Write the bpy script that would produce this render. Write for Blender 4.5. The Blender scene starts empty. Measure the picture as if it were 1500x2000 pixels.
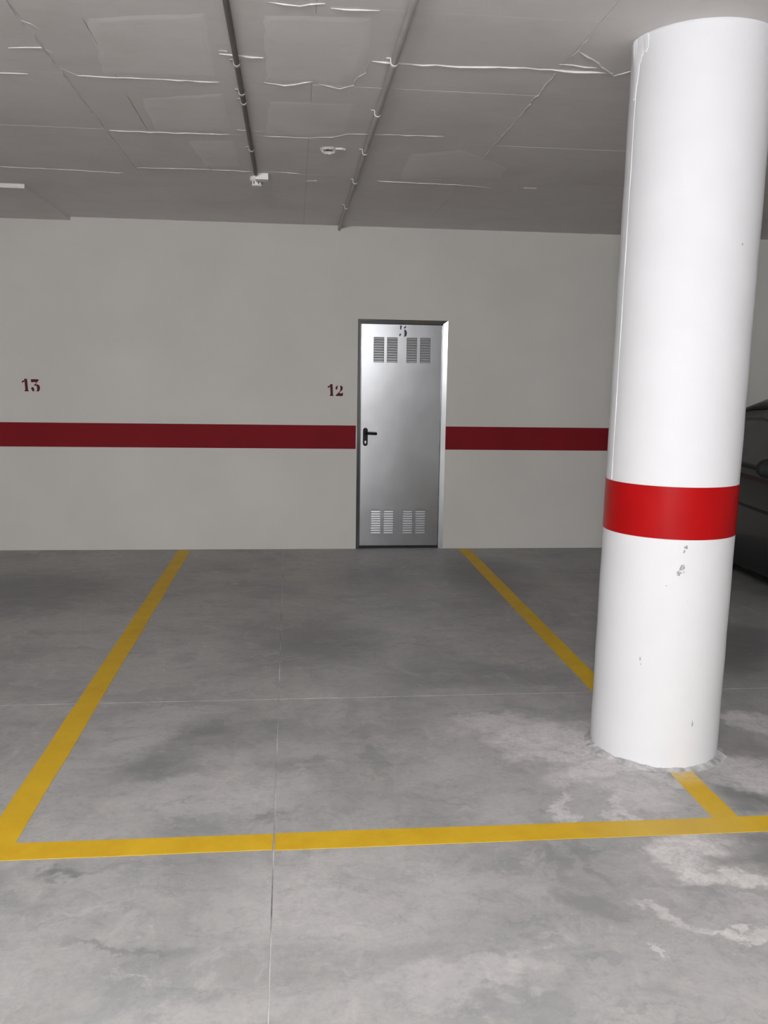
import bpy, bmesh, math, random
from mathutils import Vector, Matrix
random.seed(7)
sc = bpy.context.scene
COL = sc.collection

# ------------------------------------------------------------------ camera
CAM_H, YAW, PITCH, ROLL, FPX = 1.552, 0.1023, -0.1527, 0.0155, 1714.57
cam_data = bpy.data.cameras.new('camera')
cam = bpy.data.objects.new('camera', cam_data); COL.objects.link(cam)
fwd = Vector((math.sin(YAW)*math.cos(PITCH), math.cos(YAW)*math.cos(PITCH), math.sin(PITCH)))
r0 = Vector((math.cos(YAW), -math.sin(YAW), 0)); u0 = r0.cross(fwd)
rt = r0*math.cos(ROLL) + u0*math.sin(ROLL); up = -r0*math.sin(ROLL) + u0*math.cos(ROLL)
M = Matrix((rt, up, -fwd)).transposed().to_4x4(); M.translation = (0, 0, CAM_H)
cam.matrix_world = M
cam_data.sensor_fit = 'HORIZONTAL'; cam_data.sensor_width = 36
cam_data.lens = FPX/1500*36
cam_data.clip_start = 0.05
sc.camera = cam

# ------------------------------------------------------------------ world, lamps, exposure
sc.view_settings.view_transform = 'Standard'
sc.view_settings.look = 'None'
sc.view_settings.exposure = 0.0
sc.view_settings.gamma = 1.0
sc.view_settings.use_curve_mapping = False
w = bpy.data.worlds.new('world'); sc.world = w; w.use_nodes = True
w.node_tree.nodes['Background'].inputs[0].default_value = (0.02, 0.02, 0.022, 1)

def lamp(name, loc, power, radius, color):
    l = bpy.data.lights.new(name, 'POINT'); l.shadow_soft_size = radius
    l.energy = power; l.color = color
    o = bpy.data.objects.new(name, l); COL.objects.link(o); o.location = loc
    return o
TUBE = (0.985, 0.985, 1.0)
# fluorescent battens over the driving aisle behind the photographer
lamp('aisle_lamp', (-0.8, -1.9, 2.42), 900, 0.22, TUBE)
lamp('far_lamp', (1.35, -5.4, 2.64), 72, 0.20, TUBE)
# the photographer's phone torch, beside its lens
lamp('phone_torch', (-0.05, -0.06, 1.60), 30, 0.02, (1.0, 1.0, 1.02))

# ------------------------------------------------------------------ node helpers
def new_mat(name):
    m = bpy.data.materials.new(name); m.use_nodes = True
    nt = m.node_tree
    return m, nt, nt.nodes['Principled BSDF']
def N(nt, typ, **kw):
    n = nt.nodes.new(typ)
    for k, v in kw.items():
        if k.startswith('i_'): n.inputs[k[2:].replace('_', ' ')].default_value = v
        else: setattr(n, k, v)
    return n
def noise(nt, vec, scale, detail=4, rough=0.55, dist=0.0):
    n = N(nt, 'ShaderNodeTexNoise'); n.inputs['Scale'].default_value = scale; n.inputs['Detail'].default_value = detail
    n.inputs['Roughness'].default_value = rough; n.inputs['Distortion'].default_value = dist
    if vec is not None: nt.links.new(vec, n.inputs['Vector'])
    return n.outputs['Fac']
def ramp(nt, fac, stops):
    r = N(nt, 'ShaderNodeValToRGB')
    e = r.color_ramp.elements
    while len(e) < len(stops): e.new(0.5)
    for el, (p, c) in zip(e, stops):
        el.position = p; el.color = (*c, 1) if len(c) == 3 else c
    nt.links.new(fac, r.inputs[0]); return r.outputs[0]
def mapr(nt, val, a, b, c=0.0, d=1.0):
    m = N(nt, 'ShaderNodeMapRange'); m.interpolation_type = 'SMOOTHSTEP'
    for k, v in (('From Min', a), ('From Max', b), ('To Min', c), ('To Max', d)): m.inputs[k].default_value = v
    nt.links.new(val, m.inputs['Value']); return m.outputs['Result']
def math_(nt, op, a, b=None):
    m = N(nt, 'ShaderNodeMath', operation=op)
    for i, x in enumerate((a, b)):
        if x is None: continue
        if isinstance(x, (int, float)): m.inputs[i].default_value = x
        else: nt.links.new(x, m.inputs[i])
    return m.outputs[0]
def mix(nt, fac, a, b, blend='MIX'):
    m = N(nt, 'ShaderNodeMix', data_type='RGBA', blend_type=blend)
    for sock, x in ((m.inputs[0], fac), (m.inputs[6], a), (m.inputs[7], b)):
        if isinstance(x, (int, float)): sock.default_value = x
        elif isinstance(x, tuple): sock.default_value = (*x, 1) if len(x) == 3 else x
        else: nt.links.new(x, sock)
    return m.outputs[2]
def obj_vec(nt, scale=None):
    t = N(nt, 'ShaderNodeTexCoord').outputs['Object']
    if scale:
        mp = N(nt, 'ShaderNodeMapping'); mp.inputs['Scale'].default_value = scale
        nt.links.new(t, mp.inputs['Vector']); return mp.outputs[0]
    return t
def bump(nt, bsdf, fac, strength=0.2, dist=0.01):
    b = N(nt, 'ShaderNodeBump'); b.inputs['Strength'].default_value = strength; b.inputs['Distance'].default_value = dist
    nt.links.new(fac, b.inputs['Height']); nt.links.new(b.outputs[0], bsdf.inputs['Normal'])
def simple(name, col, rough=0.6, metal=0.0, vary=0.06, scale=8.0, bstr=0.0, bscale=120, coat=0.0, spec=None):
    m, nt, b = new_mat(name)
    v = obj_vec(nt)
    f = noise(nt, v, scale, 5)
    lo = tuple(max(0, c*(1-vary)) for c in col); hi = tuple(min(1, c*(1+vary)) for c in col)
    nt.links.new(ramp(nt, f, [(0.3, lo), (0.7, hi)]), b.inputs['Base Color'])
    b.inputs['Roughness'].default_value = rough; b.inputs['Metallic'].default_value = metal
    if coat: b.inputs['Coat Weight'].default_value = coat
    if spec is not None: b.inputs['Specular IOR Level'].default_value = spec
    if bstr: bump(nt, b, noise(nt, v, bscale, 3), bstr, 0.003)
    return m

# ------------------------------------------------------------------ materials
def blob(nt, vec, cx, cy, rx, ry, rot, soft=0.5):
    """mask: 1 inside a noise-edged ellipse on the floor, 0 outside"""
    mp = N(nt, 'ShaderNodeMapping', vector_type='TEXTURE')
    mp.inputs['Location'].default_value = (cx, cy, 0); mp.inputs['Rotation'].default_value = (0, 0, rot)
    mp.inputs['Scale'].default_value = (rx, ry, 1000)
    nt.links.new(vec, mp.inputs['Vector'])
    ln = N(nt, 'ShaderNodeVectorMath', operation='LENGTH'); nt.links.new(mp.outputs[0], ln.inputs[0])
    return mapr(nt, ln.outputs['Value'], 1.0, 1.0-soft)

def concrete_floor():
    m, nt, b = new_mat('troweled_concrete')
    v = obj_vec(nt)
    # warp for ragged edges
    nv = N(nt, 'ShaderNodeTexNoise'); nv.inputs['Scale'].default_value = 5.0; nv.inputs['Detail'].default_value = 6
    nv.inputs['Roughness'].default_value = 0.68
    nt.links.new(v, nv.inputs['Vector'])
    sub = N(nt, 'ShaderNodeVectorMath', operation='SUBTRACT'); nt.links.new(nv.outputs['Color'], sub.inputs[0]); sub.inputs[1].default_value = (0.5, 0.5, 0.5)
    sca = N(nt, 'ShaderNodeVectorMath', operation='SCALE'); nt.links.new(sub.outputs[0], sca.inputs[0]); sca.inputs['Scale'].default_value = 0.42
    add = N(nt, 'ShaderNodeVectorMath', operation='ADD'); nt.links.new(v, add.inputs[0]); nt.links.new(sca.outputs[0], add.inputs[1])
    wv = add.outputs[0]
    big = noise(nt, v, 1.1, 6, 0.6, 0.6)
    mid = noise(nt, obj_vec(nt, (3.2, 4.6, 1)), 1.0, 7, 0.62, 0.9)
    swirl = noise(nt, obj_vec(nt, (2.2, 1.3, 1)), 2.2, 8, 0.66, 1.6)
    fine = noise(nt, v, 60, 4, 0.7)
    base = ramp(nt, big, [(0.30, (0.270, 0.266, 0.261)), (0.5, (0.368, 0.362, 0.353)), (0.70, (0.435, 0.429, 0.420))])
    base = mix(nt, mapr(nt, mid, 0.45, 0.72, 0, 0.62), base, (0.225, 0.232, 0.228))
    base = mix(nt, mapr(nt, swirl, 0.52, 0.70, 0, 0.50), base, (0.49, 0.46, 0.45))
    base = mix(nt, mapr(nt, noise(nt, v, 0.9, 3), 0.52, 0.7, 0, 0.35), base, (0.40, 0.365, 0.345))
    # dark polished trowel/tyre smudges, plus shade painted right of column and far left
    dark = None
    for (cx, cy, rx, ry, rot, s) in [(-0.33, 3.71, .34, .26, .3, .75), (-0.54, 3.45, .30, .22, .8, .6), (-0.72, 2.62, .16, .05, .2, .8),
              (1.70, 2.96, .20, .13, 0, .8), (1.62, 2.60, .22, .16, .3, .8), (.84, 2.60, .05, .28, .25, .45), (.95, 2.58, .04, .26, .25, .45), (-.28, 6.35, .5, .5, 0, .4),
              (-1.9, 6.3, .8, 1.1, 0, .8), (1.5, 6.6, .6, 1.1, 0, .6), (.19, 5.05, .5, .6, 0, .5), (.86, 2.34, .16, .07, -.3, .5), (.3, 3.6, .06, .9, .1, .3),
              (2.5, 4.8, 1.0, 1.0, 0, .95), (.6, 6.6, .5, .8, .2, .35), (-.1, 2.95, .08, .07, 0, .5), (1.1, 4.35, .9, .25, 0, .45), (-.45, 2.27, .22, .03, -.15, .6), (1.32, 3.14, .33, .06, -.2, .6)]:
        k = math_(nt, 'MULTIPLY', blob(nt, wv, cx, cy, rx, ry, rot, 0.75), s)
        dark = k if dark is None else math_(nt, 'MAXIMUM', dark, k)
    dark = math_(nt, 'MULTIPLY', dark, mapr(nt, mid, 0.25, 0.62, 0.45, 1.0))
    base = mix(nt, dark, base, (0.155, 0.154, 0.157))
    # plaster dust and splashes round the column foot and towards the aisle
    light = None
    for (cx, cy, rx, ry, rot, s) in [(1.08, 3.54, .34, .27, .4, .88), (1.20, 3.24, .28, .16, .3, .80), (.88, 3.74, .26, .16, 0, .62), (1.35, 3.16, .3, .06, -.3, .6), (1.0, 2.95, .05, .20, -.15, .75), (1.19, 2.93, .04, .20, -.1, .7),
              (1.30, 3.02, .17, .26, 0, .50), (1.30, 2.60, .17, .12, .3, .90), (1.36, 2.46, .20, .07, -.25, .92), (1.52, 2.40, .14, .016, .1, .85), (1.25, 2.20, .20, .028, -.25, .75), (1.10, 2.28, .14, .04, -.6, .55),
              (1.0, 2.13, .016, .075, -.05, .8), (2.1, 3.66, .34, .12, -.4, .80), (1.84, 3.14, .24, .22, 0, .72), (1.72, 2.66, .1, .06, 0, .6), (2.0, 3.0, .3, .3, 0, .5), (.15, 2.45, .5, .35, 0, .22), (-.3, 3.15, .5, .25, 0, .25),
              (.7, 3.3, .25, .7, 0, .22), (1.55, 2.28, .4, .12, 0, .25), (.45, 2.05, .3, .1, .2, .28)]:
        k = math_(nt, 'MULTIPLY', blob(nt, wv, cx, cy, rx, ry, rot, 0.55), s)
        light = k if light is None else math_(nt, 'MAXIMUM', light, k)
    light = math_(nt, 'MULTIPLY', light, mapr(nt, noise(nt, v, 14, 6, 0.7), 0.25, 0.6, 0.55, 1.0))
    base = mix(nt, light, base, (0.69, 0.665, 0.655))
    mps = N(nt, 'ShaderNodeMapping'); mps.inputs['Rotation'].default_value = (0, 0, 0.45); mps.inputs['Scale'].default_value = (3.0, 22.0, 1)
    nt.links.new(wv, mps.inputs['Vector'])
    streak = noise(nt, mps.outputs[0], 1.0, 6, 0.65)
    mpt = N(nt, 'ShaderNodeMapping'); mpt.inputs['Rotation'].default_value = (0, 0, -0.9); mpt.inputs['Scale'].default_value = (4.0, 19.0, 1)
    nt.links.new(wv, mpt.inputs['Vector'])
    streak2 = noise(nt, mpt.outputs[0], 1.0, 6, 0.65)
    grain = noise(nt, v, 17, 8, 0.72)
    base = mix(nt, mapr(nt, streak, 0.50, 0.76, 0, 0.55), base, (0.20, 0.21, 0.21))
    base = mix(nt, mapr(nt, streak2, 0.54, 0.78, 0, 0.50), base, (0.52, 0.51, 0.50))
    base = mix(nt, mapr(nt, grain, 0.46, 0.76, 0, 0.42), base, (0.20, 0.198, 0.196))
    base = mix(nt, mapr(nt, fine, 0.35, 0.75, 0, 0.22), base, (0.22, 0.22, 0.22))
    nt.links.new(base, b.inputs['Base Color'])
    nt.links.new(mapr(nt, mid, 0.3, 0.7, 0.62, 0.46), b.inputs['Roughness'])
    b.inputs['Specular IOR Level'].default_value = 0.35
    bump(nt, b, mix(nt, 0.5, fine, swirl), 0.12, 0.004)
    return m

def painted_wall(name, col, vary=0.04):
    m, nt, b = new_mat(name)
    v = obj_vec(nt)
    f = noise(nt, v, 1.3, 5); g = noise(nt, v, 220, 2)
    c = ramp(nt, f, [(0.3, tuple(x*(1-vary) for x in col)), (0.7, tuple(min(1, x*(1+vary)) for x in col))])
    nt.links.new(c, b.inputs['Base Color']); b.inputs['Roughness'].default_value = 0.75
    b.inputs['Specular IOR Level'].default_value = 0.25
    bump(nt, b, g, 0.12, 0.003)
    return m

def ceiling_mat(name, k=1.0):
    m, nt, b = new_mat(name)
    v = obj_vec(nt)
    f = noise(nt, v, 1.6, 6, 0.6, 0.4); g = noise(nt, obj_vec(nt, (5, 9, 1)), 1.5, 6, 0.65)
    c = ramp(nt, f, [(0.3, (0.655*k, 0.625*k, 0.613*k)), (0.5, (0.705*k, 0.679*k, 0.668*k)), (0.72, (0.745*k, 0.723*k, 0.713*k))])
    c = mix(nt, mapr(nt, g, 0.5, 0.75, 0, 0.25), c, (0.55*k, 0.525*k, 0.515*k))
    nt.links.new(c, b.inputs['Base Color']); b.inputs['Roughness'].default_value = 0.7
    b.inputs['Specular IOR Level'].default_value = 0.3
    bump(nt, b, mix(nt, 0.5, g, noise(nt, v, 90, 3)), 0.15, 0.004)
    return m

def yellow_mat():
    m, nt, b = new_mat('yellow_road_paint')
    v = obj_vec(nt)
    c = ramp(nt, noise(nt, v, 6, 6, .65), [(0.3, (0.56, 0.335, 0.012)), (0.7, (0.66, 0.42, 0.02))])
    # dusty worn patch at the column foot
    wear = math_(nt, 'MULTIPLY', blob(nt, v, 1.55, 3.22, .22, .17, 0, .8), mapr(nt, noise(nt, v, 25, 5), .35, .6, .3, 1))
    wear = math_(nt, 'MULTIPLY', wear, 0.8)
    c = mix(nt, wear, c, (0.62, 0.50, 0.30))
    dust = math_(nt, 'MULTIPLY', blob(nt, v, 1.35, 2.78, .42, .25, 0, .8), .35)
    c = mix(nt, dust, c, (0.56, 0.42, 0.14))
    nt.links.new(c, b.inputs['Base Color']); b.inputs['Roughness'].default_value = 0.6
    b.inputs['Specular IOR Level'].default_value = 0.3
    bump(nt, b, noise(nt, v, 150, 3), 0.15, 0.002)
    return m

def steel(name, col, rough, vary=0.08):
    m, nt, b = new_mat(name)
    v = obj_vec(nt)
    f = noise(nt, obj_vec(nt, (9, 9, 6)), 1.0, 3, 0.5)
    g = noise(nt, v, 90, 3)
    nt.links.new(ramp(nt, f, [(0.3, tuple(c*(1-vary) for c in col)), (0.7, tuple(min(1, c*(1+vary)) for c in col))]), b.inputs['Base Color'])
    b.inputs['Metallic'].default_value = 1.0
    nt.links.new(mapr(nt, f, 0.3, 0.7, rough-.005, rough+.005), b.inputs['Roughness'])
    bump(nt, b, noise(nt, v, 2.6, 1), 0.02, 0.004)
    return m

MT = dict(
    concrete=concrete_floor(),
    joint=simple('joint_filler', (0.46, 0.45, 0.44), 0.9, vary=0.75, scale=3.5),
    wall=painted_wall('cream_wall_paint', (0.61, 0.598, 0.563)),
    side=painted_wall('side_wall_paint', (0.36, 0.355, 0.34)),
    ceiling=ceiling_mat('painted_formwork_concrete'),
    skim=ceiling_mat('skim_coat', 1.09),
    ridge=simple('mortar_fin_paint', (0.66, 0.64, 0.63), 0.7, vary=0.12, scale=20),
    crack=simple('dark_joint', (0.10, 0.095, 0.09), 0.9),
    stripe=simple('dark_red_wall_paint', (0.20, 0.010, 0.015), 0.7, vary=0.05, scale=3, bstr=.1, bscale=200, spec=0.12),
    number=simple('red_stencil_paint', (0.095, 0.012, 0.017), 0.7, vary=0.25, scale=30, spec=.2),
    band=simple('glossy_red_band', (0.345, 0.004, 0.005), 0.33, vary=0.06, scale=5, spec=.14),
    white=simple('white_column_paint', (0.675, 0.675, 0.69), 0.75, vary=0.015, scale=6, bstr=.12, bscale=60, spec=0.12),
    mortar=simple('grey_mortar', (0.40, 0.395, 0.39), 0.9, vary=0.35, scale=22, bstr=.4, bscale=60),
    scuff=simple('scuff_grey', (0.36, 0.37, 0.37), 0.9, vary=0.6, scale=140),
    yellow=yellow_mat(),
    galv=steel('galvanised_sheet', (0.475, 0.485, 0.505), 0.235, 0.04),
    frame=steel('galvanised_frame', (0.43, 0.44, 0.45), 0.18, .03),
    recess=simple('grey_vent_recess', (0.34, 0.345, 0.355), 0.6),
    dark=simple('dark_void', (0.02, 0.02, 0.02), 0.9),
    black=simple('black_handle_plastic', (0.008, 0.008, 0.009), 0.5, spec=.2),
    chrome=steel('chrome', (0.75, 0.75, 0.75), 0.2),
    ink=simple('dark_grey_stencil', (0.035, 0.042, 0.055), 0.6, vary=.3, scale=40),
    conduit=simple('grey_conduit', (0.135, 0.125, 0.115), 0.6, vary=0.1),
    conduit_p=simple('painted_conduit', (0.44, 0.415, 0.40), 0.6, vary=0.08),
    clip=simple('pale_clip', (0.72, 0.70, 0.68), 0.5),
    plastic=simple('white_plastic', (0.78, 0.77, 0.74), 0.45),
    carpaint=simple('black_car_paint', (0.008, 0.008, 0.009), 0.25, vary=.05, coat=.2, spec=.3),
    carglass=simple('tinted_car_glass', (0.04, 0.04, 0.039), 0.12, vary=.1),
    rubber=simple('black_rubber', (0.008, 0.008, 0.008), 0.8),
    alloy=steel('wheel_alloy', (0.5, 0.5, 0.5), 0.35),
    lampglass=simple('headlamp_lens', (0.55, 0.57, 0.6), 0.1),
    redlens=simple('tail_lamp_lens', (0.35, 0.01, 0.01), 0.15),
)

# ------------------------------------------------------------------ mesh helpers
def link(name, bm, mat, parent=None, loc=(0, 0, 0), smooth=False):
    me = bpy.data.meshes.new(name)
    bmesh.ops.recalc_face_normals(bm, faces=bm.faces)
    bm.to_mesh(me); bm.free()
    if smooth:
        for p in me.polygons: p.use_smooth = True
    me.materials.append(MT[mat] if isinstance(mat, str) else mat)
    o = bpy.data.objects.new(name, me); COL.objects.link(o); o.location = loc
    if parent: o.parent = parent
    return o
def auto_smooth(o, deg=35):
    me = o.data
    for p in me.polygons: p.use_smooth = True
    me.set_sharp_from_angle(angle=math.radians(deg))
def tag(o, label=None, cat=None, group=None, kind=None):
    if label: o['label'] = label
    if cat: o['category'] = cat
    if group: o['group'] = group
    if kind: o['kind'] = kind
    return o
def empty(name, loc):
    o = bpy.data.objects.new(name, None); COL.objects.link(o); o.location = loc; o.empty_display_size = 0.1
    return o
def add_box(bm, x0, y0, z0, x1, y1, z1):
    vs = [bm.verts.new(p) for p in ((x0,y0,z0),(x1,y0,z0),(x1,y1,z0),(x0,y1,z0),(x0,y0,z1),(x1,y0,z1),(x1,y1,z1),(x0,y1,z1))]
    for f in ((0,3,2,1),(4,5,6,7),(0,1,5,4),(1,2,6,5),(2,3,7,6),(3,0,4,7)): bm.faces.new([vs[i] for i in f])
def box(*a, bev=0.0, seg=2):
    bm = bmesh.new(); add_box(bm, *a)
    if bev: bmesh.ops.bevel(bm, geom=bm.edges[:], offset=bev, segments=seg, profile=0.6, affect='EDGES')
    return bm
def add_prism(bm, pts, f0, f1):
    """pts: outline; f0/f1 map (a,b) to a 3-D point on the two ends"""
    A = [bm.verts.new(f0(*p)) for p in pts]; B = [bm.verts.new(f1(*p)) for p in pts]
    bm.faces.new(A); bm.faces.new(B[::-1])
    n = len(pts)
    for i in range(n): bm.faces.new((A[i], A[(i+1) % n], B[(i+1) % n], B[i]))
def add_tube(bm, path, r, seg=12, cap=True):
    rings = []
    for i, p in enumerate(path):
        p = Vector(p); a = Vector(path[max(i-1, 0)]); c = Vector(path[min(i+1, len(path)-1)])
        d = (c-a).normalized(); s = d.cross(Vector((0, 0, 1)))
        if s.length < 1e-3: s = d.cross(Vector((0, 1, 0)))
        s.normalize(); t = s.cross(d)
        rings.append([bm.verts.new(p + r*(s*math.cos(2*math.pi*k/seg) + t*math.sin(2*math.pi*k/seg))) for k in range(seg)])
    for A, B in zip(rings, rings[1:]):
        for k in range(seg): bm.faces.new((A[k], A[(k+1) % seg], B[(k+1) % seg], B[k]))
    if cap: bm.faces.new(rings[0]); bm.faces.new(rings[-1][::-1])
def add_lathe(bm, prof, seg=48, axis='Z', c=(0, 0, 0), cap=True):
    rings = []
    for r, h in prof:
        ring = []
        for k in range(seg):
            a = 2*math.pi*k/seg; ca, sa = math.cos(a)*r, math.sin(a)*r
            ring.append(bm.verts.new((c[0]+ca, c[1]+sa, c[2]+h) if axis == 'Z' else ((c[0]+h, c[1]+ca, c[2]+sa) if axis == 'X' else (c[0]+ca, c[1]+h, c[2]+sa))))
        rings.append(ring)
    for A, B in zip(rings, rings[1:]):
        for k in range(seg): bm.faces.new((A[k], A[(k+1) % seg], B[(k+1) % seg], B[k]))
    if cap and prof[0][0] > 1e-5: bm.faces.new(rings[0])
    if cap and prof[-1][0] > 1e-5: bm.faces.new(rings[-1][::-1])
    bmesh.ops.remove_doubles(bm, verts=bm.verts, dist=1e-6)

# ------------------------------------------------------------------ the room
D, H = 7.842, 2.835            # back wall, ceiling
XL, XR, YB = -6.0, 7.5, -6.0   # side walls, wall behind the photographer
DL, DR, DH = 0.551, 1.350, 2.050

floor = tag(link('floor', box(XL-.2, YB-.2, -0.20, XR+.2, D+.2, -0.0022), 'joint'), 'grey troweled concrete garage floor with saw-cut joints and yellow bay lines', kind='structure')
def slab(pts):
    bm = bmesh.new(); add_prism(bm, pts, lambda a, b: (a, b, -0.0024), lambda a, b: (a, b, 0.0))
    return link('concrete_slab', bm, 'concrete', floor)
g = 0.0017
def jx(y): return -0.053 - 0.0063*y
def cjx(x): return 4.098 + 0.004*x
YC = 0.10
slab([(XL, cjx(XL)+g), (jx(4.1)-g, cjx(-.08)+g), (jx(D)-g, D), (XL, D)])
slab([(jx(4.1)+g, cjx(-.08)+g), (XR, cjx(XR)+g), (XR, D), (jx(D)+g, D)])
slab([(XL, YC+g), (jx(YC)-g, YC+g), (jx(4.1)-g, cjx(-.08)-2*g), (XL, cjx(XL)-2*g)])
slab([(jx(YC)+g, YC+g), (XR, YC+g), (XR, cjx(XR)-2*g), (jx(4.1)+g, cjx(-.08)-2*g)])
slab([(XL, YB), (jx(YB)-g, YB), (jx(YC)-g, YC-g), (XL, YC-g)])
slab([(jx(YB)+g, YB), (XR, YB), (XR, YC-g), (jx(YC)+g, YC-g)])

def painted_line(pts):
    bm = bmesh.new(); add_prism(bm, pts, lambda a, b: (a, b, -0.0005), lambda a, b: (a, b, 0.0014))
    return link('painted_line', bm, 'yellow', floor)
def strip(x0, x1, y0, y1, wob=0.003, n=14):
    """a bay line along y with a slightly hand-rolled edge"""
    ys = [y0+(y1-y0)*i/n for i in range(n+1)]
    return [(x0+random.uniform(-wob, wob), y) for y in ys] + [(x1+random.uniform(-wob, wob), y) for y in reversed(ys)]
def strip_x(x0, x1, y0, y1, wob=0.0025, n=16):
    xs = [x0+(x1-x0)*i/n for i in range(n+1)]
    return [(x, y0+random.uniform(-wob, wob)) for x in xs] + [(x, y1+random.uniform(-wob, wob)) for x in reversed(xs)]
FY0, FY1 = 2.719, 2.825
painted_line(strip(-1.031, -0.925, FY1, 7.80))
painted_line(strip(1.492, 1.594, 3.76, 7.80))
painted_line(strip(1.497, 1.592, FY1, 3.235, n=6))
painted_line(strip_x(XL, jx(2.77)-.0035, FY0, FY1, n=24))
painted_line(strip_x(jx(2.77)+.0035, XR, FY0, FY1, n=30))
painted_line(strip(5.15, 5.25, FY1, 7.80))
painted_line(strip(-3.55, -3.45, FY1, 7.80))

wb = bmesh.new()
add_box(wb, XL-.2, D, -.02, DL, D+.20, H+.02); add_box(wb, DR, D, -.02, XR+.2, D+.20, H+.02); add_box(wb, DL, D, DH, DR, D+.20, H+.02)
add_box(wb, DL, D+.12, -.02, DR, D+.20, DH)
wall_back = tag(link('wall_back', wb, 'wall'), 'cream painted garage wall with a dark red stripe and bay numbers', kind='structure')
tag(link('wall_left', box(XL-.2, YB, -.02, XL, D, H+.02), 'side'), 'plain pale side wall', kind='structure')
tag(link('wall_right', box(XR, YB, -.02, XR+.2, D, H+.02), 'side'), 'plain pale side wall beyond the car', kind='structure')
tag(link('wall_front', box(XL-.2, YB-.2, -.02, XR+.2, YB, H+.02), 'side'), 'plain pale wall across the aisle', kind='structure')
S0, S1 = 0.910, 1.119
link('painted_stripe', box(XL, D-.0012, S0, DL-.010, D+.001, S1), 'stripe', wall_back)
link('painted_stripe', box(DR+.002, D-.0012, S0, XR, D+.001, S1), 'stripe', wall_back)

# stencilled numerals: pieces of each digit in units of its own height, y up
def norm(pieces, h, x0, y0): return [[((x-x0)/h, (y0-y)/h) for x, y in pc] for pc in pieces]
ONE = norm([[(478,385),(540,372),(605,380),(618,560),(630,870),(652,905),(650,950),(472,950),(475,915),(508,860),(495,600)], [(370,480),(420,462),(478,440),(480,520),(430,530),(392,575),(372,560)]], 570, 370, 950)
THREE = norm([[(755,385),(930,378),(1112,385),(1100,445),(1060,490),(1010,530),(880,520),(775,532),(752,450)], [(990,528),(1022,540),(975,622),(1050,622),(1118,655),(1150,720),(1155,800),(1135,880),(1085,948),(975,948),(1010,900),(1022,800),(1010,720),(970,668),(930,690),(895,668),(900,620),(940,610)],
              [(752,790),(800,745),(865,765),(885,820),(885,880),(895,948),(830,948),(790,900),(762,850)]], 570, 755, 950)
TWO = norm([[(608,690),(640,610),(735,568),(712,640),(705,720),(680,775),(632,775)], [(838,558),(905,580),(955,640),(968,720),(935,790),(880,850),(842,890),(828,850),(845,760),(848,660)],
            [(620,1080),(622,1040),(700,965),(770,900),(800,835),(825,885),(815,935),(880,955),(930,925),(980,905),(968,1080)]], 540, 600, 1080)
FIVE = norm([[(490,285),(592,285),(578,420),(565,495),(508,490),(500,360)], [(708,370),(760,335),(815,290),(828,360),(790,395),(775,440),(712,435)], [(715,490),(800,508),(855,590),(868,700),(838,820),(710,875),(735,790),(735,620)],
             [(462,790),(480,720),(530,700),(575,720),(545,760),(530,835),(480,825)]], 590, 462, 875)
def add_digit(bm, glyph, x, y, z, h, sx=1.0, rot=0.0):
    cr, sr = math.cos(rot), math.sin(rot)
    for pc in glyph:
        def f(a, b, yy): 
            aa, bb = a*h*sx, b*h
            return (x+aa*cr-bb*sr, yy, z+aa*sr+bb*cr)
        add_prism(bm, pc, lambda a, b: f(a, b, y-.0008), lambda a, b: f(a, b, y+.0008))
bm = bmesh.new(); add_digit(bm, ONE, -2.318, D, 1.383, 0.106); add_digit(bm, THREE, -2.243, D, 1.383, 0.104)
tag(link('painted_number', bm, 'number', wall_back), 'red stencilled number 13')
bm = bmesh.new(); add_digit(bm, ONE, 0.288, D, 1.378, 0.103); add_digit(bm, TWO, 0.355, D, 1.378, 0.098)
tag(link('painted_number', bm, 'number', wall_back), 'red stencilled number 12')

# ------------------------------------------------------------------ ceiling: board-marked panels, mortar fins, dropped bay
ceiling = tag(link('ceiling', box(XL-.2, YB-.2, H+.003, XR+.2, D+.2, H+.2), 'crack'), 'grey painted concrete ceiling with panel joints and mortar fins', kind='structure')
xs = [XL, -5.2, -4.15, -3.10, -2.05, -1.0, 0.075, 1.10, 2.15, 3.2, 4.25, 5.3, 6.35, XR]
ys = [YB, -4.5, -2.85, -1.2, 0.45, 1.5, 2.45, 3.315, 4.165, 5.05, 5.945, 6.85, D+.05]
for i in range(len(xs)-1):
    for j in range(len(ys)-1):
        dz = random.uniform(0.0, 0.0011); q = 0.0007
        link('ceiling_panel', box(xs[i]+q, ys[j]+q, H-.0035+dz, xs[i+1]-q, ys[j+1]-q, H+.008), 'ceiling', ceiling)
CZ = H-.0030
# the dropped slab edge over bay 13
drop = tag(link('ceiling_drop', box(XL, 6.57, H-.030, -1.865, D+.05, H+.002, bev=.003), 'ceiling'), 'slightly lowered ceiling slab in the corner above number 13', kind='structure')
link('edge_band', box(XL, 6.5665, H-.031, -1.862, 6.5712, H-.001), 'ridge', drop)

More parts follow.
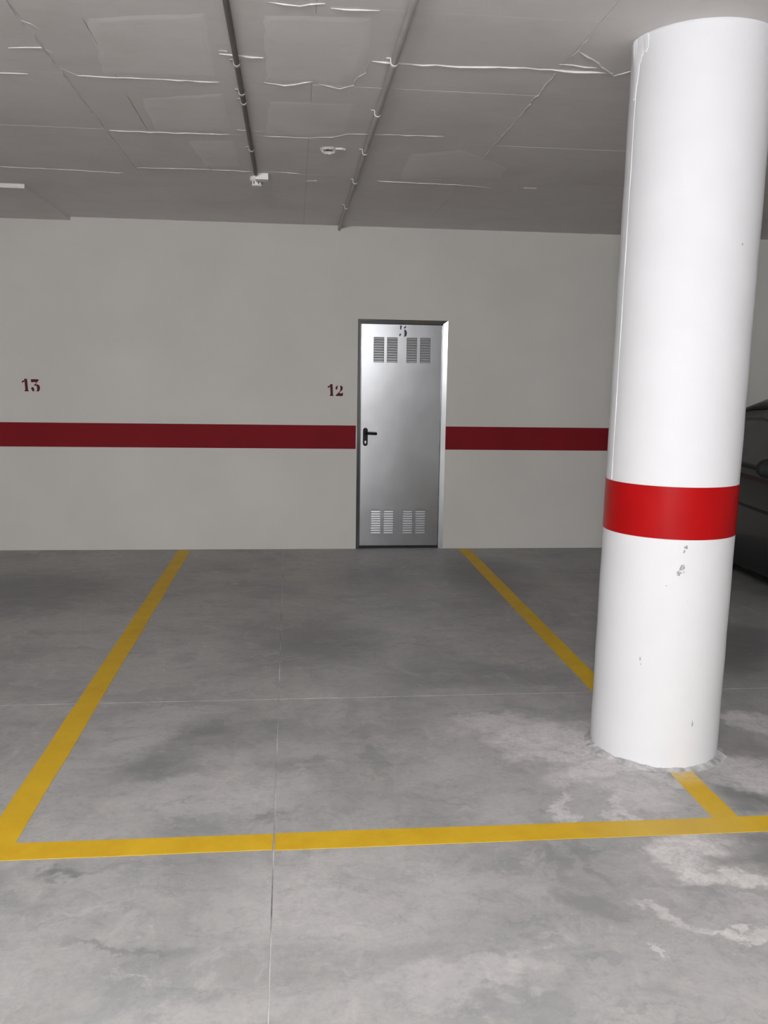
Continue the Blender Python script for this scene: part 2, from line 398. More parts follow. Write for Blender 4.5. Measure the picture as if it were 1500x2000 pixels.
def ridge(path, wd=0.010, h=0.009, jag=0.006, mat='ridge'):
    """a fin of mortar that squeezed out between two boards"""
    bm = bmesh.new(); pts = []
    for a, b in zip(path, path[1:]):
        L = math.dist(a, b); n = max(1, int(L/0.045))
        for k in range(n): pts.append((a[0]+(b[0]-a[0])*k/n, a[1]+(b[1]-a[1])*k/n))
    pts.append(path[-1]); rows = []
    for i, p in enumerate(pts):
        a = pts[max(i-1, 0)]; c = pts[min(i+1, len(pts)-1)]
        d = Vector((c[0]-a[0], c[1]-a[1])).normalized(); nrm = Vector((-d.y, d.x))
        px, py = p[0]+random.uniform(-jag, jag), p[1]+random.uniform(-jag, jag)
        e = 0.35 if i in (0, len(pts)-1) else 1.0
        ww = wd*random.uniform(.6, 1.3)*e/2; hh = h*random.uniform(.5, 1.3)*e
        rows.append([bm.verts.new((px-nrm.x*ww, py-nrm.y*ww, H+.001)), bm.verts.new((px-nrm.x*ww*.4, py-nrm.y*ww*.4, CZ-hh)), bm.verts.new((px+nrm.x*ww*.4, py+nrm.y*ww*.4, CZ-hh)), bm.verts.new((px+nrm.x*ww, py+nrm.y*ww, H+.001))])
    for A, B in zip(rows, rows[1:]):
        for k in range(4): bm.faces.new((A[k], A[(k+1) % 4], B[(k+1) % 4], B[k]))
    bm.faces.new(rows[0]); bm.faces.new(rows[-1][::-1])
    return link('mortar_fin', bm, mat, ceiling)
for path, wd, h in [
    ([(-0.99, 4.11), (-0.95, 4.19), (-0.77, 4.19), (-0.56, 4.19), (-0.33, 4.19)], .008, .006),
    ([(-0.14, 4.16), (-0.04, 4.19), (0.08, 4.12)], .009, .007),
    ([(0.1, 4.15), (0.2, 4.2), (0.26, 4.14), (0.27, 4.04), (0.3, 3.97), (0.3, 3.84)], .007, .005),
    ([(-0.98, 5.07), (-0.78, 5.07), (-0.35, 5.05)], .010, .007),
    ([(-0.31, 4.95), (-0.18, 4.96)], .007, .005),
    ([(-0.17, 5.06), (0.07, 5.05), (0.2, 5.02), (0.28, 4.94), (0.5, 4.92), (0.8, 4.9)], .008, .005),
    ([(-1.02, 6.05), (-0.99, 5.93), (-0.57, 5.9), (-0.28, 5.91)], .008, .005),
    ([(-0.16, 5.89), (0.03, 5.92)], .008, .006),
    ([(0.08, 6.12), (0.14, 6.11)], .014, .012),
    ([(-1.86, 6.05), (-1.48, 6.06), (-1.11, 6.1)], .007, .004),
    ([(0.54, 6.05), (0.76, 6.06), (1.07, 6.07), (1.33, 6.12)], .008, .006),
    ([(1.54, 6.08), (1.63, 6.08)], .016, .014),
    ([(-0.09, 3.31), (-0.03, 3.31), (0.02, 3.32), (0.06, 3.3), (0.11, 3.29)], .009, .007),
    ([(0.13, 3.33), (0.3, 3.33)], .008, .006),
    ([(0.31, 3.83), (0.42, 3.84), (0.68, 3.84), (0.9, 3.82), (1.12, 3.82), (1.33, 3.83)], .013, .010),
    ([(1.08, 3.75), (1.25, 3.77)], .008, .007),
    ([(1.1, 3.35), (1.11, 3.71)], .006, .004),
    ([(1.1, 3.83), (1.1, 4.42), (1.1, 5.26)], .008, .006),
    ([(1.12, 3.61), (1.23, 3.72), (1.35, 3.86)], .014, .009),
    ([(1.35, 3.86), (1.4, 3.78)], .012, .009),
    ([(-1.0, 3.38), (-1.01, 3.6), (-1.0, 3.78), (-1.0, 4.05), (-1.0, 4.38)], .017, .010),
    ([(-1.01, 3.59), (-0.98, 3.62), (-0.96, 3.68)], .007, .006),
    ([(-1.01, 4.46), (-1.0, 4.89), (-1.0, 5.26)], .010, .006),
    ([(-1.14, 3.89), (-1.01, 3.87), (-0.98, 3.93)], .011, .008),
    ([(-1.32, 4.21), (-1.15, 4.2)], .008, .005),
    ([(-0.3, 3.795), (-0.265, 3.797)], .012, .012),
    ([(-0.3, 3.84), (-0.22, 3.843), (-0.13, 3.85)], .010, .010),
    ([(-1.86, 6.60), (-1.87, 7.16), (-1.88, 7.80)], .008, .004)]:
    ridge(path, wd*.75, h*.58)
for path in [[(-0.773, 3.534), (-0.777, 4.193)], [(-0.779, 4.443), (-0.781, 5.033)], [(-0.53, 3.537), (-0.536, 4.072)], [(0.089, 3.586), (0.083, 3.731)], [(0.086, 3.74), (0.075, 4.12)], [(-0.553, 5.257), (-0.525, 5.967)], [(0.077, 4.389), (0.076, 4.60)]]:
    o = ridge(path, .0035, .0008, .0006, 'crack'); o.name = 'crack'
def patch(pts, t=0.0008):
    """skim coat trowelled over the boards, ragged outline"""
    out = []
    n = len(pts)
    for i in range(n):
        a, b = pts[i], pts[(i+1) % n]; L = math.dist(a, b); k = max(1, int(L/.07))
        for q in range(k): out.append((a[0]+(b[0]-a[0])*q/k+random.uniform(-.008, .008), a[1]+(b[1]-a[1])*q/k+random.uniform(-.008, .008)))
    mx, my = sum(p[0] for p in out)/len(out), sum(p[1] for p in out)/len(out)
    bm = bmesh.new(); add_prism(bm, out, lambda a, b: (mx+(a-mx)*.84, my+(b-my)*.84, H-.0035-t), lambda a, b: (a, b, H-.0022))
    link('skim_patch', bm, 'skim', ceiling)
for P in [[(-0.12, 3.40), (0.28, 3.38), (0.3, 3.73), (0.27, 4.04), (0.19, 4.2), (0.08, 4.13), (-0.04, 4.19), (-0.14, 4.16)],
          [(-0.13, 4.42), (0.3, 4.39), (0.28, 4.91), (0.07, 5.03), (-0.17, 5.04)],
          [(-0.77, 3.52), (-0.31, 3.41), (-0.33, 4.16), (-0.56, 4.17), (-0.84, 4.19)],
          [(-0.73, 4.47), (-0.32, 4.33), (-0.34, 5.01), (-0.75, 5.05)],
          [(0.66, 5.31), (0.94, 5.17), (1.32, 5.52), (1.35, 5.84), (0.68, 5.98)],
          [(-0.6, 5.2), (-0.33, 5.15), (-0.33, 5.8), (-0.55, 5.84)]]:
    patch(P)

# ------------------------------------------------------------------ steel service door
door = tag(empty('door_1', ((DL+DR)/2, D, 0)), 'galvanised steel service door with louvre vents and black lever, numbered 5', 'door', kind='structure')
def dpart(name, bm, mat, parent=None, smooth=False):
    # bm is in world coordinates; move it to the door's own frame
    bmesh.ops.translate(bm, verts=bm.verts, vec=-Vector(door.location))
    o = link(name, bm, mat, door, smooth=smooth)
    if parent: o.parent = parent
    return o
LX0, LX1, LZ0, LZ1, LY = 0.586, 1.303, 0.024, 2.012, D+.022   # leaf
leaf = dpart('door_leaf', box(LX0, LY, LZ0, LX1, LY+.04, LZ1, bev=.002), 'galv')
# splayed pressed frame: flat lip on the wall, then a face sloping in to the leaf
def jamb(name, outer, inner, z0, z1, zi0, zi1):
    s = 1 if inner > outer else -1
    prof = [(outer-s*.0015, D+.002), (outer-s*.0005, D-.004), (inner-s*.006, D+.0065), (inner-s*.001, D+.024), (inner-s*.001, D+.075), (outer, D+.075)]
    bm = bmesh.new(); A = []; B = []
    for x, y in prof:
        k = (x-outer)/(inner-outer)
        A.append(bm.verts.new((x, y, z0))); B.append(bm.verts.new((x, y, z1+(zi1-z1)*k)))
    n = len(prof); bm.faces.new(A); bm.faces.new(B[::-1])
    for i in range(n): bm.faces.new((A[i], A[(i+1) % n], B[(i+1) % n], B[i]))
    return dpart(name, bm, 'frame')
jamb('frame_jamb', DL, LX0, 0.0, DH, 0.0, LZ1+.004)
jamb('frame_jamb', DR, LX1, 0.0, DH, 0.0, LZ1+.004)
prof = [(DH+.0015, D+.002), (DH+.0005, D-.004), (LZ1+.008, D+.009), (LZ1+.003, D+.024), (LZ1+.003, D+.075), (DH, D+.075)]
bm = bmesh.new(); A = []; B = []
for z, y in prof:
    k = (DH-z)/(DH-LZ1-.004)
    A.append(bm.verts.new((DL+(LX0-DL)*k, y, z))); B.append(bm.verts.new((DR+(LX1-DR)*k, y, z)))
n = len(prof); bm.faces.new(A); bm.faces.new(B[::-1])
for i in range(n): bm.faces.new((A[i], A[(i+1) % n], B[(i+1) % n], B[i]))
dpart('frame_head', bm, 'frame')
dpart('threshold', box(LX0, LY+.004, 0.0, LX1, LY+.05, 0.020), 'dark')
# louvre vents
slat_me = None
def vent(x0, x1, z0, z1, n=10):
    global slat_me
    p = dpart('vent_grille', box(x0, LY-.0015, z0, x1, LY+.001, z1), 'recess')
    pitch = (z1-z0)/n; cx = (x0+x1)/2; wd = x1-x0
    for i in range(n):
        zb = z0 + i*pitch
        if slat_me is None:
            bm = bmesh.new(); hw = wd/2
            # hooded blade: full width at the open lower lip, pinched at its ends, flush with the sheet on top
            pts = [(-hw, .0, .0026), (hw, .0, .0026), (hw-.003, -.0046, .0030), (-hw+.003, -.0046, .0030), (-hw, .0, pitch), (hw, .0, pitch), (hw-.004, -.0032, pitch*.74), (-hw+.004, -.0032, pitch*.74)]
            V = [bm.verts.new(q) for q in pts]
            for f in ((0,1,2,3),(3,2,6,7),(7,6,5,4),(0,3,7,4),(1,5,6,2),(0,4,5,1)): bm.faces.new([V[k] for k in f])
            o = link('slat', bm, 'galv', door); slat_me = o.data
        else:
            o = bpy.data.objects.new('slat', slat_me); COL.objects.link(o)
        o.parent = p; o.location = (cx-door.location.x, LY-.001-door.location.y, zb)
for x0 in (0.693, 0.812, 0.986, 1.107): vent(x0, x0+.093, 1.678, 1.899)
for x0 in (0.685, 0.802, 0.976, 1.094): vent(x0, x0+.093, 0.136, 0.353)
bm = bmesh.new(); add_digit(bm, FIVE, 0.918, LY, 1.903, 0.100, 1.0)
dpart('door_number', bm, 'ink')
# lever handle on its long plate
def capsule(cx, z0, z1, hw, y0, y1, n=10):
    pts = [(cx+hw*math.cos(a), z1-hw+hw*math.sin(a)) for a in [math.pi*k/n for k in range(n+1)]] + [(cx+hw*math.cos(a), z0+hw+hw*math.sin(a)) for a in [math.pi+math.pi*k/n for k in range(n+1)]]
    bm = bmesh.new(); add_prism(bm, pts, lambda a, b: (a, y0, b), lambda a, b: (a, y1, b)); return bm
bm = capsule(0.628, 0.936, 1.099, 0.0215, LY-.010, LY+.001)
bmesh.ops.bevel(bm, geom=[e for e in bm.edges if all(abs(v.co.y-(LY-.010)) < 1e-5 for v in e.verts)], offset=.003, segments=2, affect='EDGES')
hp = dpart('door_handle', bm, 'black')
bm = bmesh.new(); add_tube(bm, [(0.634, LY-.004, 1.052), (0.634, LY-.036, 1.052), (0.640, LY-.044, 1.052), (0.652, LY-.047, 1.0515), (0.690, LY-.047, 1.050), (0.728, LY-.046, 1.049)], 0.0118, 14)
lev = dpart('lever', bm, 'black', hp, smooth=True)
bm = capsule(0.628, 0.958, 0.984, 0.0065, LY-.0135, LY-.008)
dpart('lock_cylinder', bm, 'chrome', hp)
dpart('keyhole', box(0.6265, LY-.0142, 0.962, 0.6295, LY-.013, 0.975), 'dark', hp)

# ------------------------------------------------------------------ round column
CX, CY, CR, LEAN = 1.540, 3.471, 0.2628, 0.0212
column = tag(empty('column', (CX, CY, 0)), 'thick round white column with a glossy red band, standing on the bay line', 'column')
def lean(bm):
    for v in bm.verts: v.co.x += LEAN*v.co.z/H
    return bm
prof = [(CR, -.003)] + [(CR+0.0008*math.sin(i*2.1), .03+i*(H-.03)/28) for i in range(29)]
bm = bmesh.new(); add_lathe(bm, prof, 96)
o = link('shaft', lean(bm), 'white', column); auto_smooth(o, 40)
bm = bmesh.new(); add_lathe(bm, [(CR-.004, .944), (CR+.0012, .9445), (CR+.0016, 1.047), (CR+.0012, 1.1495), (CR-.004, 1.150)], 96)
o = link('red_band', lean(bm), 'band', column); auto_smooth(o, 40)
# formwork seam down the left of the shaft and a plaster flap at its head
aS = math.atan2(-CY, -CX) - math.radians(62)
def on_shaft(a, z, r): return (math.cos(a)*r + LEAN*z/H, math.sin(a)*r, z)
bm = bmesh.new(); rows = []
for i in range(60):
    z = 1.155 + (H-1.16)*i/59; r = CR + .0015 + .0008*random.random()
    da = .010 + .004*random.random()
    rows.append([bm.verts.new(on_shaft(aS-da, z, CR-.001)), bm.verts.new(on_shaft(aS-da*.4, z, r)), bm.verts.new(on_shaft(aS+da*.4, z, r)), bm.verts.new(on_shaft(aS+da, z, CR-.001))])
for A, B in zip(rows, rows[1:]):
    for k in range(4): bm.faces.new((A[k], A[(k+1) % 4], B[(k+1) % 4], B[k]))
bm.faces.new(rows[0]); bm.faces.new(rows[-1][::-1])
link('formwork_seam', bm, 'white', column)
bm = bmesh.new(); rows = []
for i in range(40):
    a = aS - .16 + .42*i/39; lowz = H - .05 - .16*math.exp(-((i-12)/9)**2) - random.uniform(0, .018)
    rows.append([bm.verts.new(on_shaft(a, H-.001, CR-.002)), bm.verts.new(on_shaft(a, H-.001, CR+.007+random.uniform(0, .003))), bm.verts.new(on_shaft(a, (H+lowz)/2, CR+.006)), bm.verts.new(on_shaft(a, lowz, CR+.0025)), bm.verts.new(on_shaft(a, lowz-.002, CR-.002))])
for A, B in zip(rows, rows[1:]):
    for k in range(5): bm.faces.new((A[k], A[(k+1) % 5], B[(k+1) % 5], B[k]))
bm.faces.new(rows[0]); bm.faces.new(rows[-1][::-1])
link('plaster_flap', bm, 'white', column)
def ragged_ring(name, z0, z1, out0, out1, amp, mat, zamp, seg=150):
    """uneven crust round the shaft: slow waves plus a few torn notches"""
    bm = bmesh.new(); rows = []; ph = [random.uniform(0, 6.28) for _ in range(6)]
    for i in range(seg):
        a = 2*math.pi*i/seg
        w1 = sum(math.sin(k*a+p)/(k**.5) for k, p in zip((3, 7, 11, 17, 29, 41), ph))/2.2
        o_ = out0 + amp*(.5+.5*w1) + random.uniform(0, amp*.18)
        zt = z1 + zamp*w1 + random.uniform(-.12, .12)*zamp
        rows.append([bm.verts.new(on_shaft(a, z0, CR-.003)), bm.verts.new(on_shaft(a, z0, CR+o_)), bm.verts.new(on_shaft(a, z0+(zt-z0)*.6, CR+out1+(o_-out1)*.35)), bm.verts.new(on_shaft(a, zt, CR+out1*.4)), bm.verts.new(on_shaft(a, zt, CR-.003))])
    for i in range(seg):
        A, B = rows[i], rows[(i+1) % seg]
        for k in range(5): bm.faces.new((A[k], A[(k+1) % 5], B[(k+1) % 5], B[k]))
    return link(name, bm, mat, column)
ragged_ring('mortar_skirt', -.0005, .013, .008, .002, .036, 'mortar', .010)
ragged_ring('plaster_collar', H-.0005, H-.010, .001, .0015, .007, 'white', .006)
# chips and scuffs in the paint
aF = math.atan2(-CY, -CX)
def scuff(da, z, w_, h_, n=11):
    bm = bmesh.new(); pts = []
    for k in range(n):
        t = 2*math.pi*k/n; rr = random.uniform(.45, 1.0)
        pts.append((aF+da+rr*w_*math.cos(t)/CR, z+rr*h_*math.sin(t)))
    add_prism(bm, pts, lambda a, b: on_shaft(a, b, CR-.001), lambda a, b: on_shaft(a, b, CR+.0011))
    link('scuff_mark', bm, 'scuff', column)
def az(px): # shaft angle measured from the side facing the photographer, from a sideways offset in metres
    return math.asin(px/CR)
for dx, z, w_, h_ in [(.072, .916, .011, .009), (.066, .898, .005, .010), (.064, .836, .017, .014), (.052, .812, .012, .016), (.070, .818, .005, .006), (-.070, .452, .004, .012), (-.066, .43, .002, .006), (.147, .195, .004, .016), (.19, 2.06, .004, .005), (.01, .76, .003, .003), (.09, .70, .002, .002)]:
    scuff(az(dx), z, w_, h_)

# ------------------------------------------------------------------ services on the ceiling
def conduit(name, path, r, mat, label, clips, clipmat):
    base = Vector(path[0]); e = tag(empty(name, base), label, 'pipe')
    bm = bmesh.new(); add_tube(bm, path, r, 14); bmesh.ops.translate(bm, verts=bm.verts, vec=-base)
    o = link('tube', bm, mat, e); auto_smooth(o, 50)
    for cx, cy in clips:
        bm = bmesh.new(); z = path[0][2]; R = r+.003; pts = []
        for k in range(13):
            a = math.pi + math.pi*k/12; pts.append((cx+R*math.cos(a), z+R*math.sin(a)))
        inner = [(cx+(r-.0005)*(x-cx)/R, z+(r-.0005)*(zz-z)/R) for x, zz in reversed(pts)]
        ring = [(cx-R, CZ)] + pts + [(cx+R, CZ), (cx+r-.0005, CZ)] + inner + [(cx-r+.0005, CZ)]
        add_prism(bm, ring, lambda a, b: (a, cy-.009, b), lambda a, b: (a, cy+.009, b))
        add_box(bm, cx-R-.016, cy-.009, CZ-.003, cx-R+.001, cy+.009, CZ)
        bmesh.ops.translate(bm, verts=bm.verts, vec=-base)
        link('clip', bm, clipmat, e)
    return e
conduit('conduit', [(-0.226, 0.6, H-.016), (-0.236, 3.3, H-.016), (-0.240, 4.31, H-.016), (-0.249, 5.915, H-.016)], .0115, 'conduit',
        'dark grey conduit along the ceiling ending at the white detector', [(-.238, 3.90), (-.240, 4.28), (-.2395, 4.42), (-.246, 5.30)], 'conduit_p')
conduit('conduit', [(0.416, 1.2, H-.019), (0.404, 3.2, H-.019), (0.400, 4.49, H-.019), (0.394, 6.01, H-.019), (0.381, 7.70, H-.019), (0.380, 7.80, H-.023), (0.380, D+.004, H-.036)], .0135, 'conduit_p',
        'conduit painted ceiling grey, running into the wall above the steel door', [(.402, 3.79), (.400, 4.50), (.397, 5.25), (.394, 6.02), (.387, 6.9)], 'clip')
det = tag(empty('detector', (-0.236, 6.0, H)), 'small white ceiling detector with a junction box at the end of the dark conduit', 'detector')
link('junction_box', box(-.018, -.055, -.042, .066, .025, -.002, bev=.004), 'plastic', det)
bm = bmesh.new(); add_lathe(bm, [(.046, -.002), (.047, -.022), (.043, -.028), (.036, -.030), (.036, -.052), (.030, -.060), (.0, -.062)], 32, c=(-.012, .075, 0))
o = link('sensor_head', bm, 'plastic', det); auto_smooth(o, 40)
for k in range(8):
    a = 2*math.pi*k/8 + .3
    bm = box(-.003, -.0015, -.050, .003, .0015, -.034)
    bmesh.ops.translate(bm, verts=bm.verts, vec=(0, -.0358, 0)); bmesh.ops.rotate(bm, verts=bm.verts, cent=(0, 0, 0), matrix=Matrix.Rotation(a, 3, 'Z')); bmesh.ops.translate(bm, verts=bm.verts, vec=(-.012, .075, 0))
    s = link('slot', bm, 'dark', o)
fit = tag(empty('ceiling_outlet', (0.19, 5.27, H)), 'small open outlet hole with broken plaster rim between the two conduits', 'outlet')
bm = bmesh.new(); rows = []
for i in range(28):
    a = 2*math.pi*i/28; j = random.uniform(0, .010); hgt = .008 + (.010 if math.sin(a) > .2 else 0) + random.uniform(0, .004)
    rows.append([bm.verts.new((math.cos(a)*q, math.sin(a)*q, z)) for q, z in ((.030, .0), (.029, -.004-hgt*.7), (.034, -.004-hgt), (.044+j, -.003), (.044+j, .0))])
for i in range(28):
    A, B = rows[i], rows[(i+1) % 28]
    for k in range(5): bm.faces.new((A[k], A[(k+1) % 5], B[(k+1) % 5], B[k]))
link('plaster_rim', bm, 'ridge', fit)
bm = bmesh.new(); add_lathe(bm, [(.031, .0), (.031, -.0045), (.0, -.0045)], 24); link('hole', bm, 'dark', fit)
bm = bmesh.new()
add_prism(bm, [(.040, -.03), (.075, -.034), (.098, -.02), (.080, .0), (.045, .004)], lambda a, b: (a, b, -.002), lambda a, b: (a*.97, b*.9, -.011)); link('plaster_lump', bm, 'ridge', fit)

# ------------------------------------------------------------------ car parked behind the column (tail to the wall)
CARX, CARY, HW, LEN = 3.97, 4.20, 0.80, 3.46
car = tag(empty('car', (CARX, CARY, 0)), 'black small hatchback parked tail-in behind the white column', 'car')
def lerp_tab(tab, x):
    if x <= tab[0][0]: return tab[0][1]
    for (a, va), (b, vb) in zip(tab, tab[1:]):
        if x <= b:
            t = (x-a)/(b-a); t = t*t*(3-2*t)*.5 + t*.5
            return va+(vb-va)*t
    return tab[-1][1]
WID = [(0, .60), (.12, .70), (.4, .775), (.9, .80), (2.4, .80), (3.0, .77), (3.32, .72), (LEN, .64)]
BELT = [(0, .56), (.10, .70), (.45, .83), (.95, .93), (1.6, .955), (2.6, .99), (3.1, 1.0), (3.32, .96), (LEN, .80)]
ROOF = [(.85, .94), (1.10, 1.16), (1.40, 1.365), (1.62, 1.445), (1.80, 1.465), (2.02, 1.445), (2.30, 1.375), (2.60, 1.28), (2.95, 1.14), (3.28, .98)]
BOT = [(0, .30), (.15, .22), (.5, .19), (2.9, .19), (3.3, .24), (LEN, .34)]
def loft(stations, section, name, mat, smooth=30, parent=car):
    bm = bmesh.new(); rings = [[bm.verts.new(p) for p in section(s)] for s in stations]
    n = len(rings[0])
    for A, B in zip(rings, rings[1:]):
        for k in range(n): bm.faces.new((A[k], A[(k+1) % n], B[(k+1) % n], B[k]))
    bm.faces.new(rings[0]); bm.faces.new(rings[-1][::-1])
    o = link(name, bm, mat, parent); auto_smooth(o, smooth); return o
def body_sec(y):
    w_, b, t = lerp_tab(WID, y), lerp_tab(BOT, y), lerp_tab(BELT, y)
    half = [(0, b), (w_*.80, b), (w_*.95, b+.05), (w_*.985, b+.14), (w_*.985, b+(t-b)*.42), (w_*1.0, b+(t-b)*.62), (w_*.99, b+(t-b)*.72), (w_*.965, t-.05), (w_*.93, t-.008), (w_*.86, t+.012), (w_*.5, t+.03), (0, t+.035)]
    return [(x, y, z) for x, z in half] + [(-x, y, z) for x, z in reversed(half[1:-1])]
st = [0, .03, .08, .15, .25, .4, .6, .8, .95, 1.2, 1.5, 1.8, 2.1, 2.4, 2.7, 2.95, 3.15, 3.28, 3.38, 3.43, LEN]
body = loft(st, body_sec, 'body', 'carpaint', 25)
# wheel arches cut out of the body
cut = bmesh.new()
for y in (.62, 2.88):
    for s in (-1, 1): add_lathe(cut, [(.335, s*.56), (.335, s*.95)] if s > 0 else [(.335, -.95), (.335, -.56)], 40, 'X', (0, y, .29))
cutter = link('cutter', cut, 'rubber', car)
md = body.modifiers.new('arch', 'BOOLEAN'); md.object = cutter; md.operation = 'DIFFERENCE'; md.solver = 'EXACT'
bpy.context.view_layer.update()
dg = bpy.context.evaluated_depsgraph_get()
nm = bpy.data.meshes.new_from_object(body.evaluated_get(dg)); body.modifiers.clear(); body.data = nm
bpy.data.objects.remove(cutter, do_unlink=True)
def ghouse_half(y):
    w_, t, r = lerp_tab(WID, y), lerp_tab(BELT, y), lerp_tab(ROOF, y)
    h = max(r-t, 0.0); wb_ = w_*.925; k = min(1.0, h/.30)
    wr = wb_ - .17*k
    return [(wb_, t-.01), (wb_-.035*k, t+h*.35), (wb_-.085*k, t+h*.68), (wr, t+h*.90), (wr-.07, t+h*.975), (wr*.55, t+h+.012*k), (0, t+h+.025*k)]
def ghouse_sec(y):
    half = ghouse_half(y)
    return [(0, y, lerp_tab(BELT, y)-.03)] + [(x, y, z) for x, z in half] + [(-x, y, z) for x, z in reversed(half[:-1])]
loft([.86, .95, 1.10, 1.25, 1.40, 1.52, 1.62, 1.72, 1.80, 1.92, 2.02, 2.15, 2.30, 2.45, 2.60, 2.78, 2.95, 3.12, 3.26], ghouse_sec, 'roof', 'carpaint', 25)
def side_pt(y, u, off):
    """point on the greenhouse side at height share u (0 belt .. 1 gutter)"""
    half = ghouse_half(y)[:4]; f = u*3; i = min(2, int(f)); f -= i
    x = half[i][0]+(half[i+1][0]-half[i][0])*f; z = half[i][1]+(half[i+1][1]-half[i][1])*f
    return x+off, z
def side_panel(name, s, y0, y1, u0, u1, off, mat, parent=car, n=16, m=6, taper=None):
    bm = bmesh.new(); G = []
    for i in range(n+1):
        row = []
        for j in range(m+1):
            y = y0+(y1-y0)*i/n; u = u0+(u1-u0)*j/m
            if taper: y = taper(y, u)
            x, z = side_pt(y, u, off); row.append(bm.verts.new((s*x, y, z)))
        G.append(row)
    G2 = [[bm.verts.new((v.co.x-s*.012, v.co.y, v.co.z)) for v in row] for row in G]
    for i in range(n):
        for j in range(m):
            bm.faces.new((G[i][j], G[i+1][j], G[i+1][j+1], G[i][j+1])); bm.faces.new((G2[i][j], G2[i][j+1], G2[i+1][j+1], G2[i+1][j]))
    per = [(i, 0) for i in range(n)] + [(n, j) for j in range(m)] + [(i, m) for i in range(n, 0, -1)] + [(0, j) for j in range(m, 0, -1)]
    for (a, b), (c, d) in zip(per, per[1:]+per[:1]): bm.faces.new((G[a][b], G[c][d], G2[c][d], G2[a][b]))
    o = link(name, bm, mat, parent); auto_smooth(o, 40); return o
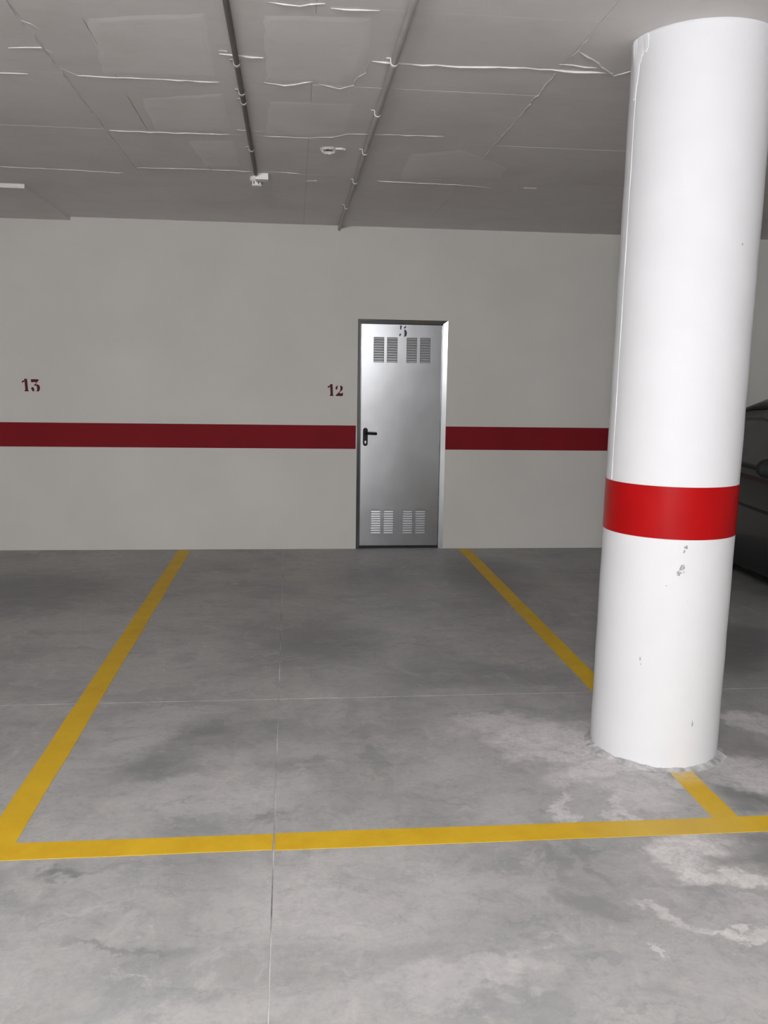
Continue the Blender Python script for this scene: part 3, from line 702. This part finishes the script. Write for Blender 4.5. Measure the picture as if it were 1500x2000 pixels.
for s in (-1, 1):
    side_panel('side_window', s, 1.22, 2.14, .06, .84, .003, 'carglass')
    side_panel('side_window', s, 2.20, 2.86, .06, .82, .003, 'carglass', n=10)
    side_panel('window_seal', s, 1.12, 2.95, .87, .93, .007, 'rubber', m=2, n=20)
    side_panel('window_seal', s, 1.05, 2.95, -.01, .035, .007, 'rubber', m=2, n=20)
    # side mirror, well forward on the door
    bm = bmesh.new(); add_lathe(bm, [(.0, -.055), (.05, -.05), (.085, -.02), (.09, .02), (.085, .03), (.0, .03)], 20, 'Y')
    bmesh.ops.scale(bm, vec=(1.15, 1, .75), verts=bm.verts); bmesh.ops.translate(bm, verts=bm.verts, vec=(s*.885, 1.20, 1.0))
    mr = link('side_mirror', bm, 'rubber', car); auto_smooth(mr, 40)
    bm = bmesh.new(); add_prism(bm, [(.70, .93), (.90, .97), (.90, 1.01), (.70, 1.03)], lambda a, b: (s*a, 1.17, b), lambda a, b: (s*a, 1.21, b)); link('mirror_arm', bm, 'rubber', mr)
    # door shut lines, sill crease, handle
    def body_x(y, z):
        sec = body_sec(y)[:12]
        for (x0_, _, z0_), (x1_, _, z1_) in zip(sec[1:], sec[2:]):
            if z0_ <= z <= z1_: return x0_+(x1_-x0_)*(z-z0_)/(z1_-z0_+1e-9)
        return sec[5][0]
    def body_line(name, pts, wd, off, mat):
        bm = bmesh.new(); rows = []
        for y, z in pts:
            x = body_x(y, z)+off
            rows.append([bm.verts.new((s*(x-.014), y-wd, z-wd)), bm.verts.new((s*x, y-wd, z-wd)), bm.verts.new((s*x, y+wd, z+wd)), bm.verts.new((s*(x-.014), y+wd, z+wd))])
        for A, B in zip(rows, rows[1:]):
            for k in range(4): bm.faces.new((A[k], A[(k+1) % 4], B[(k+1) % 4], B[k]))
        bm.faces.new(rows[0]); bm.faces.new(rows[-1][::-1]); return link(name, bm, mat, car)
    body_line('door_gap', [(1.02, z/100) for z in range(32, 90, 5)], .003, .0015, 'rubber')
    body_line('door_gap', [(2.17, z/100) for z in range(32, 94, 5)], .003, .0015, 'rubber')
    body_line('rub_strip', [(1.02+.1*k, .665+.004*k) for k in range(17)], .009, .007, 'rubber')
    body_line('door_handle', [(1.92+.02*k, .80) for k in range(9)], .009, .022, 'carpaint')
    # wheels
    for y in (.62, 2.88):
        bm = bmesh.new(); add_lathe(bm, [(.19, -.085), (.255, -.088), (.283, -.07), (.287, 0), (.283, .07), (.255, .088), (.19, .085), (.19, -.085)], 48, 'X', (s*.705, y, .287), cap=False)
        wh = link('wheel', bm, 'rubber', car); auto_smooth(wh, 40)
        bm = bmesh.new(); pr = [(.0, .050), (.05, .056), (.06, .050), (.165, .045), (.185, .080), (.192, .084), (.192, -.04), (.0, -.04)]
        add_lathe(bm, [(r, s*h) for r, h in pr], 40, 'X', (s*.705, y, .287)); rm = link('rim', bm, 'alloy', wh); auto_smooth(rm, 30)
    # lamps
    bm = bmesh.new(); add_lathe(bm, [(.0, -.03), (.07, -.02), (.09, .01), (.08, .05), (.0, .06)], 20, 'Y')
    bmesh.ops.scale(bm, vec=(1.5, 1.5, .75), verts=bm.verts); bmesh.ops.translate(bm, verts=bm.verts, vec=(s*.535, .022, .525)); auto_smooth(link('headlamp', bm, 'lampglass', car), 40)
    link('tail_lamp', box(*((s*.56, 3.34, .70, s*.69, 3.455, .93) if s > 0 else (-.69, 3.34, .70, -.56, 3.455, .93)), bev=.02), 'redlens', car)
# windscreen and rear screen laid on the roof shell
def screen(name, ys_, wf):
    bm = bmesh.new(); rows = []
    for y in ys_:
        half = ghouse_half(y); row = []
        for j in range(11):
            t = -1+2*j/10; X = abs(t)*half[4][0]*wf
            pts = sorted([half[6], half[5], half[4]]); z = pts[0][1]
            for (xa, za), (xb, zb) in zip(pts, pts[1:]):
                if xa <= X <= xb: z = za+(zb-za)*(X-xa)/(xb-xa)
            row.append(bm.verts.new((math.copysign(X, t), y, z+.016)))
        rows.append(row)
    low = [[bm.verts.new((v.co.x, v.co.y, v.co.z-.024)) for v in r] for r in rows]
    n, m = len(rows)-1, 10
    for i in range(n):
        for j in range(m): bm.faces.new((rows[i][j], rows[i][j+1], rows[i+1][j+1], rows[i+1][j])); bm.faces.new((low[i][j], low[i+1][j], low[i+1][j+1], low[i][j+1]))
    per = [(i, 0) for i in range(n)] + [(n, j) for j in range(m)] + [(i, m) for i in range(n, 0, -1)] + [(0, j) for j in range(m, 0, -1)]
    for (a, b), (c, d) in zip(per, per[1:]+per[:1]): bm.faces.new((rows[a][b], rows[c][d], low[c][d], low[a][b]))
    auto_smooth(link(name, bm, 'carglass', car), 40)
screen('windscreen', [.95, 1.05, 1.15, 1.25, 1.35, 1.45, 1.55], .98)
screen('rear_screen', [2.55, 2.65, 2.75, 2.85, 2.95, 3.05, 3.15], .96)
link('grille', box(-.34, -.012, .36, .34, .03, .50, bev=.012), 'rubber', car)
link('front_plate', box(-.26, -.022, .30, .26, -.008, .345, bev=.003), 'plastic', car)
link('rear_plate', box(-.26, LEN-.01, .60, .26, LEN+.008, .70, bev=.003), 'plastic', car)
